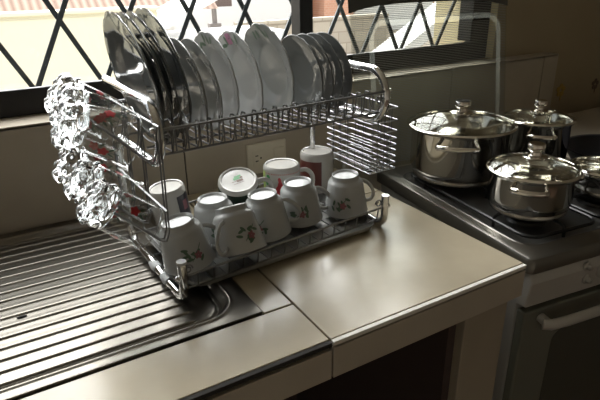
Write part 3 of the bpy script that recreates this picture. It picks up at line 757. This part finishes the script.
# ------------------------------------------------------------------ plates
def plate_profile(R_, well=0.60, depth=0.016, th=0.0035, foot=True):
    # face towards +z ; lies with its rim at z=depth
    P = [(0, 0.0035), (R_*well*0.85, 0.0035), (R_*well, 0.0055), (R_*(well + 0.10), depth*0.62), (R_*0.9, depth*0.86), (R_*0.985, depth), (R_, depth - 0.0008), (R_*0.985, depth - 0.0030), (R_*0.9, depth*0.86 - th), (R_*(well + 0.11), depth*0.62 - th), (R_*well*1.0, 0.0012)]
    P += [(R_*well*0.92, -0.0012), (R_*well*0.86, -0.0012), (R_*well*0.84, 0.0004), (0, 0.0004)]
    return P
def make_plate(name, label, R_, scal, m, prints, group, depth=0.016, well=0.60):
    t = thing(name, label, 'saucer' if 'saucer' in name else 'plate', group=group)
    def rf(a, r, z):
        if scal and r > R_*0.8:
            k = (r / R_ - 0.8) / 0.2; wv = abs(math.sin(a * scal / 2)); return (r * (1 - 0.028 * k * (1 - wv)**1.5), z)
        return (r, z)
    b = MB(); b.lathe(plate_profile(R_, well, depth), 96 if scal else 64, rf=rf); b.build('dish', m, t)
    for (ang, rr, sz, kinds) in prints:
        for kind, pm in kinds:
            b = MB(); rnd = random.Random(hash((round(ang, 2), kind)) % 1000 + int(R_*1e4))
            n = 5 if kind == 'leaf' else 6
            for i in range(n):
                if kind == 'leaf': ang2 = ang + (i - 2) * sz * 0.75 / (rr*R_); r2 = rr*R_ + rnd.uniform(-0.5, 0.5)*sz; dirn = rnd.uniform(0, 2*PI); l, w_ = sz*0.55, sz*0.2
                else:
                    q = 2*PI*i/6; ang2 = ang + 0.35*sz*math.cos(q)/(rr*R_); r2 = rr*R_ + 0.35*sz*math.sin(q); dirn = q; l, w_ = sz*0.36, sz*0.28
                cx_, cy_ = r2*math.cos(ang2), r2*math.sin(ang2); V = []
                for j in range(10):
                    a = 2*PI*j/10; ex, ey = l*math.cos(a), w_*math.sin(a)
                    X_, Y_ = cx_ + ex*math.cos(dirn) - ey*math.sin(dirn), cy_ + ex*math.sin(dirn) + ey*math.cos(dirn)
                    rad = math.hypot(X_, Y_) / R_
                    if rad < well + 0.10: zz = 0.0055 + (depth*0.62 - 0.0055) * max(0, (rad - well)/0.10)
                    elif rad < 0.9: zz = depth*(0.62 + 0.24*(rad - well - 0.10)/(0.8 - well))
                    else: zz = depth*(0.86 + 0.14*(rad - 0.9)/0.085)
                    V.append((X_, Y_, min(zz, depth) + 0.0004))
                b.poly(V)
            b.build({'leaf': 'leaf_print', 'flower': 'flower_print'}[kind], pm, t, smooth=False)
    return t
LV = [('leaf', 'leaf')]; FL = [('leaf', 'leaf'), ('flower', 'pink')]
# disc faces -x (local +z -> -x), leaning: top towards -x. local +x of plate -> world up
def place_plate(t, xtop, dia, lean, yc=0.918, zb=0.2425, yaw=0.0, spin=0.0):
    R_ = dia / 2; c = math.cos(lean); s = math.sin(lean)
    zc = zb + R_*c; xc_ = xtop + R_*s
    n = Vector((-c, 0, -s)); up = Vector((-s, 0, c)); side_ = n.cross(up)
    m3 = Matrix((up, side_, n)).transposed()
    m3 = Matrix.Rotation(RA + yaw, 3, 'Z') @ m3 @ Matrix.Rotation(spin, 3, 'Z')
    t.rotation_euler = m3.to_euler(); t.location = (xc_, yc, zc)
D = math.radians
p1 = make_plate('dinner_plate', 'leftmost dinner plate in the rack, its glossy scalloped face fully visible', 0.109, 14, 'opal', [], 'dinner plates at the left of the rack')
place_plate(p1, 0.205, 0.214, D(11), yc=0.905)
c = clone(p1, 'second dinner plate from the left, tight behind the leftmost one'); place_plate(c, 0.2215, 0.210, D(11), yc=0.908, spin=0.1)
c = clone(p1, 'third dinner plate from the left, dark edge showing beside the second'); place_plate(c, 0.2365, 0.210, D(11), yc=0.912, spin=0.2)
c = clone(p1, 'fourth dinner plate from the left, standing apart with a bright reflection'); place_plate(c, 0.259, 0.216, D(10), yc=0.920, spin=0.05)
for ch in c.children: pass
p5 = make_plate('side_plate', 'dark grey side plate just right of the four dinner plates', 0.083, 0, 'porcelain_grey', [], 'plain side plates', 0.014)
place_plate(p5, 0.300, 0.166, D(9), yc=0.915)
c = clone(p5, 'lower plain side plate beside the green flowered scalloped plate'); place_plate(c, 0.327, 0.166, D(9), yc=0.915, zb=0.2395)
p6 = make_plate('dessert_plate', 'white scalloped plate with a green sprig near its rim', 0.086, 14, 'porcelain', [(0.25, 0.80, 0.016, LV)], 'scalloped flowered plates', 0.018, 0.58)
place_plate(p6, 0.365, 0.172, D(8), yc=0.922)
p7 = make_plate('dessert_plate', 'white scalloped plate with a mauve flower near its rim', 0.085, 14, 'porcelain', [(0.25, 0.82, 0.018, FL)], 'scalloped flowered plates', 0.018, 0.58)
place_plate(p7, 0.412, 0.170, D(8), yc=0.922)
p8 = make_plate('dessert_plate', 'widest grey scalloped plate in the middle, dark flower at its top', 0.090, 14, 'porcelain_grey', [(0.15, 0.84, 0.016, LV)], 'scalloped flowered plates', 0.018, 0.58)
place_plate(p8, 0.470, 0.180, D(8), yc=0.920)
s1 = make_plate('saucer', 'leftmost of the four grey saucers, its round well fully visible', 0.077, 0, 'opal', [], 'grey saucers at the right of the rack', 0.014, 0.5)
place_plate(s1, 0.543, 0.152, D(9), yc=0.930)
for xt, lb in ((0.568, 'second of the four grey saucers from the left'), (0.590, 'third of the four grey saucers from the left'), (0.612, 'rightmost of the four grey saucers, nearest the curved side tube')):
    c = clone(s1, lb); place_plate(c, xt, 0.152, D(9), yc=0.932)

# ------------------------------------------------------------------ cups and mugs (upside down, local z up, rim at z=0)
def cup_r(z, H=0.078):   # outer radius of the tea cup at height z above its (downward) rim
    T = [(0.0, 0.0465), (0.010, 0.0452), (0.030, 0.0425), (0.050, 0.0395), (0.064, 0.0375), (0.071, 0.0335), (0.074, 0.0290), (0.084, 0.0285)]
    for (a, ra), (c_, rc) in zip(T[:-1], T[1:]):
        if z <= c_: return ra + (rc - ra) * (z - a) / (c_ - a)
    return T[-1][1]
def handle_tube(mb, pts, r, flat=1.0, n=6):
    P = [Vector(p) for p in pts]; Q = []
    P2 = [P[0]*2 - P[1]] + P + [P[-1]*2 - P[-2]]
    for i in range(1, len(P2) - 2):
        a, b_, c_, d_ = P2[i-1], P2[i], P2[i+1], P2[i+2]
        for k in range(n):
            t = k / n
            Q.append(0.5*((2*b_) + (c_ - a)*t + (2*a - 5*b_ + 4*c_ - d_)*t*t + (3*b_ - a - 3*c_ + d_)*t**3))
    Q.append(P[-1]); mb.tube(Q, r, 10, flat=flat)
def surf_print(t, name, m, blobs, rfun, off=0.0006):
    """blobs: (angle, z, length, width, tilt) on a surface of revolution"""
    b = MB()
    for (a, z, l, w_, ti) in blobs:
        r0 = rfun(z); V = []
        for j in range(12):
            q = 2*PI*j/12; e, f = l*math.cos(q), w_*math.sin(q)
            du, dz = e*math.cos(ti) - f*math.sin(ti), e*math.sin(ti) + f*math.cos(ti)
            zz = z + dz; rr = rfun(zz) + off; aa = a + du / r0
            V.append((rr*math.cos(aa), rr*math.sin(aa), zz))
        cvert = b.v(((rfun(z) + off)*math.cos(a), (rfun(z) + off)*math.sin(a), z)); VV = [b.v(p) for p in V]
        for j in range(12): b.face([cvert, VV[j], VV[(j+1) % 12]])
    return b.build(name, m, t)
def make_cup(label, spin_handle, print_ang, seed):
    t = thing('tea_cup', label, 'cup', group='floral tea cups upside down on the lower tier')
    H = 0.084; th = 0.0028
    prof = [(0, H - 0.0045), (0.023, H - 0.0045), (0.0255, H - 0.001), (0.0275, H), (0.0285, H - 0.001), (0.0288, 0.0755), (0.0312, 0.0722), (0.0347, 0.0700), (0.0374, 0.0650)]
    prof += [(cup_r(z), z) for z in (0.050, 0.040, 0.030, 0.020, 0.010, 0.003)] + [(0.0470, 0.0006), (0.0460, 0.0), (0.0448, 0.0006)]
    prof += [(cup_r(z) - th, z) for z in (0.010, 0.030, 0.050, 0.058)] + [(0.028, 0.0645), (0, 0.066)]
    b = MB(); b.lathe(prof, 56); b.build('bowl', 'porcelain', t)
    ca, sa = math.cos(spin_handle), math.sin(spin_handle)
    b = MB(); pt = lambda r, z: (ca*r, sa*r, z)
    handle_tube(b, [pt(0.037, 0.060), pt(0.048, 0.057), pt(0.063, 0.043), pt(0.072, 0.026), pt(0.069, 0.012), pt(0.057, 0.008), pt(0.0440, 0.014)], 0.0042, 0.75); b.build('handle', 'porcelain', t)
    rd = random.Random(seed)
    lv = [(print_ang + rd.uniform(-0.42, 0.42), 0.030 + rd.uniform(-0.012, 0.013), 0.0062, 0.0026, rd.uniform(0, 3)) for _ in range(9)]
    lv += [(print_ang - 0.1 + 0.13*i, 0.024 + 0.006*i, 0.006, 0.0008, 0.8) for i in range(4)]
    surf_print(t, 'leaf_print', 'leaf', lv, cup_r)
    fl = [(print_ang + 0.12 + 0.09*math.cos(q), 0.028 + 0.0042*math.sin(q), 0.0036, 0.0026, q) for q in [2*PI*i/5 for i in range(5)]]
    surf_print(t, 'flower_print', 'rose', fl, cup_r, 0.0010)
    return t
ZT = 0.0205      # top of the tray wires
def toward_cam(x, y): return math.atan2(-y, -x)
def stand(t, foot, lean, rim_r, H):
    """stand an upside-down vessel on the tray wires, foot centre above (x, y), leaning by the slope vector"""
    ax_ = Vector((lean[0], lean[1], 1)).normalized(); si = math.hypot(ax_.x, ax_.y)
    zr = ZT + rim_r * si
    t.location = (foot[0] - ax_.x * H, foot[1] - ax_.y * H, zr); t.rotation_euler = axis_rot(ax_)
spec = [  # foot centre x, y, label, handle direction (deg, world), print offset, lean
    ((0.236, 0.832), 'upside-down floral tea cup at the front left corner of the lower tier', -12, 0.35, (-0.17, 0.05)),
    ((0.329, 0.903), 'upside-down tea cup behind the tilted cup, mostly hidden, foot visible', -25, 0.2, (-0.05, 0.0)),
    ((0.418, 0.867), 'upside-down floral tea cup just right of the tilted cup', -10, -0.45, (-0.10, 0.02)),
    ((0.510, 0.889), 'upside-down tea cup in front of the red printed mug', -8, 0.0, (-0.07, 0.0)),
    ((0.618, 0.874), 'upside-down floral tea cup rightmost in the rack, nearest the curled post', -2, -0.25, (-0.05, 0.0))]
for i, ((x, y), lb, hd, po, ln) in enumerate(spec):
    t = make_cup(lb, math.radians(hd), toward_cam(x, y) + po, 11 + i*3); stand(t, (x, y), ln, 0.0465, 0.084)
# the tilted cup leans back against its neighbours
ax = Vector((-0.02, 0.40, 0.92)).normalized()
t = make_cup('tea cup tilted backwards at the front, handle facing the viewer', toward_cam(0.30, 0.82) - 0.55, toward_cam(0.3, 0.82) + 0.45, 5)
t.rotation_euler = axis_rot(ax); t.location = (0.338, 0.797, ZT + 0.017)

def make_mug(name, label, R_, H, spin, m='mug_white', handle=True, hz=0.5):
    t = thing(name, label, 'mug')
    prof = [(0, H - 0.003), (R_*0.80, H - 0.003), (R_*0.84, H - 0.0005), (R_*0.90, H), (R_*0.97, H - 0.003), (R_, H - 0.008), (R_, 0.003), (R_ - 0.001, 0.0), (R_ - 0.003, 0.0005), (R_ - 0.0038, 0.004), (R_ - 0.0038, H - 0.012), (R_ - 0.01, H - 0.009), (0, H - 0.009)]
    b = MB(); b.lathe(prof, 56); b.build('body', m, t)
    if handle:
        ca, sa = math.cos(spin), math.sin(spin); pt = lambda r, z: (ca*r, sa*r, z)
        b = MB(); handle_tube(b, [pt(R_ - 0.002, H*0.80), pt(R_ + 0.014, H*0.81), pt(R_ + 0.027, H*0.68), pt(R_ + 0.029, H*0.48), pt(R_ + 0.023, H*0.30), pt(R_ + 0.010, H*0.21), pt(R_ - 0.002, H*0.22)], 0.0052, 0.8)
        b.build('handle', m, t)
    return t
def wrap(t, name, m, R_, a0, a1, z0, z1, off=0.0005, n=14):
    b = MB(); A = [[b.v(((R_ + off)*math.cos(a0 + (a1-a0)*i/n), (R_ + off)*math.sin(a0 + (a1-a0)*i/n), z)) for z in (z0, z1)] for i in range(n+1)]
    for i in range(n): b.face([A[i][0], A[i+1][0], A[i+1][1], A[i][1]])
    return b.build(name, m, t)
# G: tall mug at the left rear
t = make_mug('coffee_mug', 'white mug with dark picture, upside down at the left rear of the rack', 0.0365, 0.096, math.radians(100))
stand(t, (0.262, 0.976), (-0.13, 0.0), 0.0365, 0.096); ta = toward_cam(0.259, 0.972)
wrap(t, 'picture_print', 'navy', 0.0365, ta + 0.45, ta + 1.35, 0.030, 0.082)
wrap(t, 'picture_detail', 'rose', 0.0365, ta + 0.75, ta + 1.05, 0.050, 0.070, 0.0009)
# H: green mug leaning, base towards the viewer
axh = Vector((-0.16, -0.34, 0.93)).normalized()
t = make_mug('coffee_mug', 'dark green mug tipped forward showing its white base with a green logo', 0.041, 0.090, math.radians(-10))
t.rotation_euler = axis_rot(axh); cen = Vector((0.402, 0.944, 0.117)); t.location = cen - axh*0.090
wrap(t, 'green_glaze', 'dkgreen', 0.041, 0, 2*PI, 0.004, 0.080, 0.0004, 40)
b = MB()
def sq(x0, x1, y0, y1, z=0.0902 - 0.0027): b.poly([(x0, y0, z), (x1, y0, z), (x1, y1, z), (x0, y1, z)])
sq(-0.008, 0.006, 0.002, 0.0085); sq(-0.004, 0.011, 0.0085, 0.013)
o = b.build('logo_print', 'green', t, smooth=False)
b = MB(); sq(-0.004, 0.010, -0.006, 0.0005); sq(0.0065, 0.012, 0.002, 0.0075); sq(-0.015, -0.003, -0.0025, -0.0012); sq(-0.013, 0.010, -0.0098, -0.0086)
b.build('logo_lettering', 'brown', t, smooth=False)
# I: white mug, green and red print, handle right
t = make_mug('coffee_mug', 'white mug with green leaf and red print, upside down beside the outlet', 0.0405, 0.095, math.radians(-22))
t.location = (0.525, 0.985, ZT); ta = toward_cam(0.525, 0.985)
cylr = lambda z: 0.0405
wrap(t, 'rim_stripe', 'lime', 0.0405, ta - 1.4, ta - 1.05, 0.02, 0.085)
surf_print(t, 'leaf_print', 'green', [(ta - 0.80, 0.072, 0.0055, 0.008, 0.2), (ta - 0.62, 0.066, 0.004, 0.005, 1.0), (ta - 0.92, 0.060, 0.003, 0.006, 0.3)], cylr)
surf_print(t, 'red_print', 'red', [(ta - 0.10, 0.050, 0.006, 0.019, 0.0), (ta - 0.12, 0.070, 0.0035, 0.006, 0.2), (ta + 0.06, 0.050, 0.004, 0.011, 0.2), (ta - 0.26, 0.046, 0.004, 0.011, -0.2)], cylr)
b = MB()
for i in range(26):
    a = ta - 1.3 + 2.6*i/25; z = 0.0835; r = 0.0409
    b.poly([(r*math.cos(a + da), r*math.sin(a + da), z + dz) for da, dz in ((-0.03, 0), (0.03, 0), (0, -0.0035))])
b.build('bunting_print', 'red', t, smooth=False)
# J: tall mug with dark red picture
t = make_mug('coffee_mug', 'tall white mug with dark red picture, upside down behind the right cups', 0.0395, 0.095, math.radians(-18))
t.location = (0.640, 1.022, ZT); ta = toward_cam(0.64, 1.022)
wrap(t, 'picture_print', 'dkred', 0.0395, ta - 1.45, ta + 0.28, 0.012, 0.078)

# ------------------------------------------------------------------ glass tumblers on the hangers
def make_tumbler():
    t = thing('glass_tumbler', 'x', 'glass', group='glass tumblers hanging at the left of the rack')
    H = 0.104; Rm, Rb = 0.0375, 0.0325
    def outer(z): return Rm + (Rb - Rm) * (z / H)**1.3
    ZB = 0.072
    prof = [(0, H)] + [(Rb*q, H) for q in (0.12, 0.25, 0.37, 0.5, 0.62, 0.75, 0.87, 0.95)] + [(Rb*0.985, H - 0.001)]
    nz = 20
    for i in range(1, nz + 1): prof.append((outer(H - 0.030*i/nz), H - 0.030*i/nz))
    prof += [(outer(ZB), ZB), (outer(ZB) - 0.002, ZB), (outer(0.080) - 0.0035, 0.080), (outer(0.084)*0.6, 0.083), (0, 0.0835)]
    def rf(a, r, z):
        # rows of round knobs over the heavy base
        if z > 0.0745 and (r >= outer(z) - 0.0009 or z > H - 0.0011):
            if z >= H - 0.0011:
                k = 8 if r > Rb*0.5 else 4; bump = abs(math.cos(a*k/2)) * abs(math.sin(PI * r/(Rb*0.5)))
                return (r, z + 0.0045*bump)
            row = (H - z)/0.0150; ph = (int(row) % 2) * PI/8
            bump = math.cos((a + ph)*4)**2 * math.sin(PI*row)**2
            return (r + 0.0048*bump, z)
        return (r, z)
    b = MB(); b.lathe(prof, 108, rf=rf); b.build('knobbly_base', 'clear_glass', t)
    b = MB(); b.lathe([(outer(z), z) for z in (ZB, 0.06, 0.045, 0.03, 0.015, 0.002)], 64)
    b.build('bowl', 'tumbler_wall', t)
    b = MB(); b.tube([(Rm*math.cos(2*PI*i/48), Rm*math.sin(2*PI*i/48), 0.0012) for i in range(48)], 0.0013, 8, closed=True); b.build('mouth_rim', 'clear_glass', t)
    for a0 in (0.0, 1.7, 3.4, 5.1):
        surf_print(t, 'flower_print', 'red', [(a0 + 0.10*math.cos(q), 0.045 + 0.004*math.sin(q), 0.0042, 0.0032, q) for q in [2*PI*i/5 for i in range(5)]], outer, 0.0007)
        surf_print(t, 'leaf_print', 'leaf', [(a0 - 0.12, 0.033, 0.006, 0.0016, 1.0), (a0 + 0.14, 0.035, 0.006, 0.0016, -0.9), (a0, 0.030, 0.009, 0.0006, 1.57)], outer, 0.0007)
    return t
tum = make_tumbler(); first = True
names = {0: ['lower row glass tumbler nearest the viewer, red flower on its side', 'middle glass tumbler of the lower hanging row', 'rearmost glass tumbler of the lower hanging row'],
         1: ['upper row glass tumbler nearest the viewer, knobbly base facing left', 'middle glass tumbler of the upper hanging row', 'rearmost glass tumbler of the upper hanging row']}
for lv in (0, 1):
    for k in range(3):
        mouth, base = [[((0.176, 0.790, 0.131), (0.103, 0.790, 0.192)), ((0.174, 0.872, 0.145), (0.098, 0.872, 0.203)), ((0.170, 0.954, 0.152), (0.090, 0.954, 0.208))],
                       [((0.172, 0.790, 0.276), (0.086, 0.790, 0.312)), ((0.178, 0.872, 0.272), (0.092, 0.872, 0.324)), ((0.178, 0.954, 0.268), (0.096, 0.954, 0.330))]][lv][k]
        mouth = Vector(mouth); d = Vector(base) - mouth
        lb = names[lv][k]
        if first: t = tum; t['label'] = lb; first = False
        else: t = clone(tum, lb)
        t.location = mouth; t.rotation_euler = axis_rot(d, 1.9 + k*0.9 + lv*0.5)

# ------------------------------------------------------------------ lift everything so that the floor is at z = 0
for o in bpy.data.objects:
    if o.parent is None: o.location.z += CT
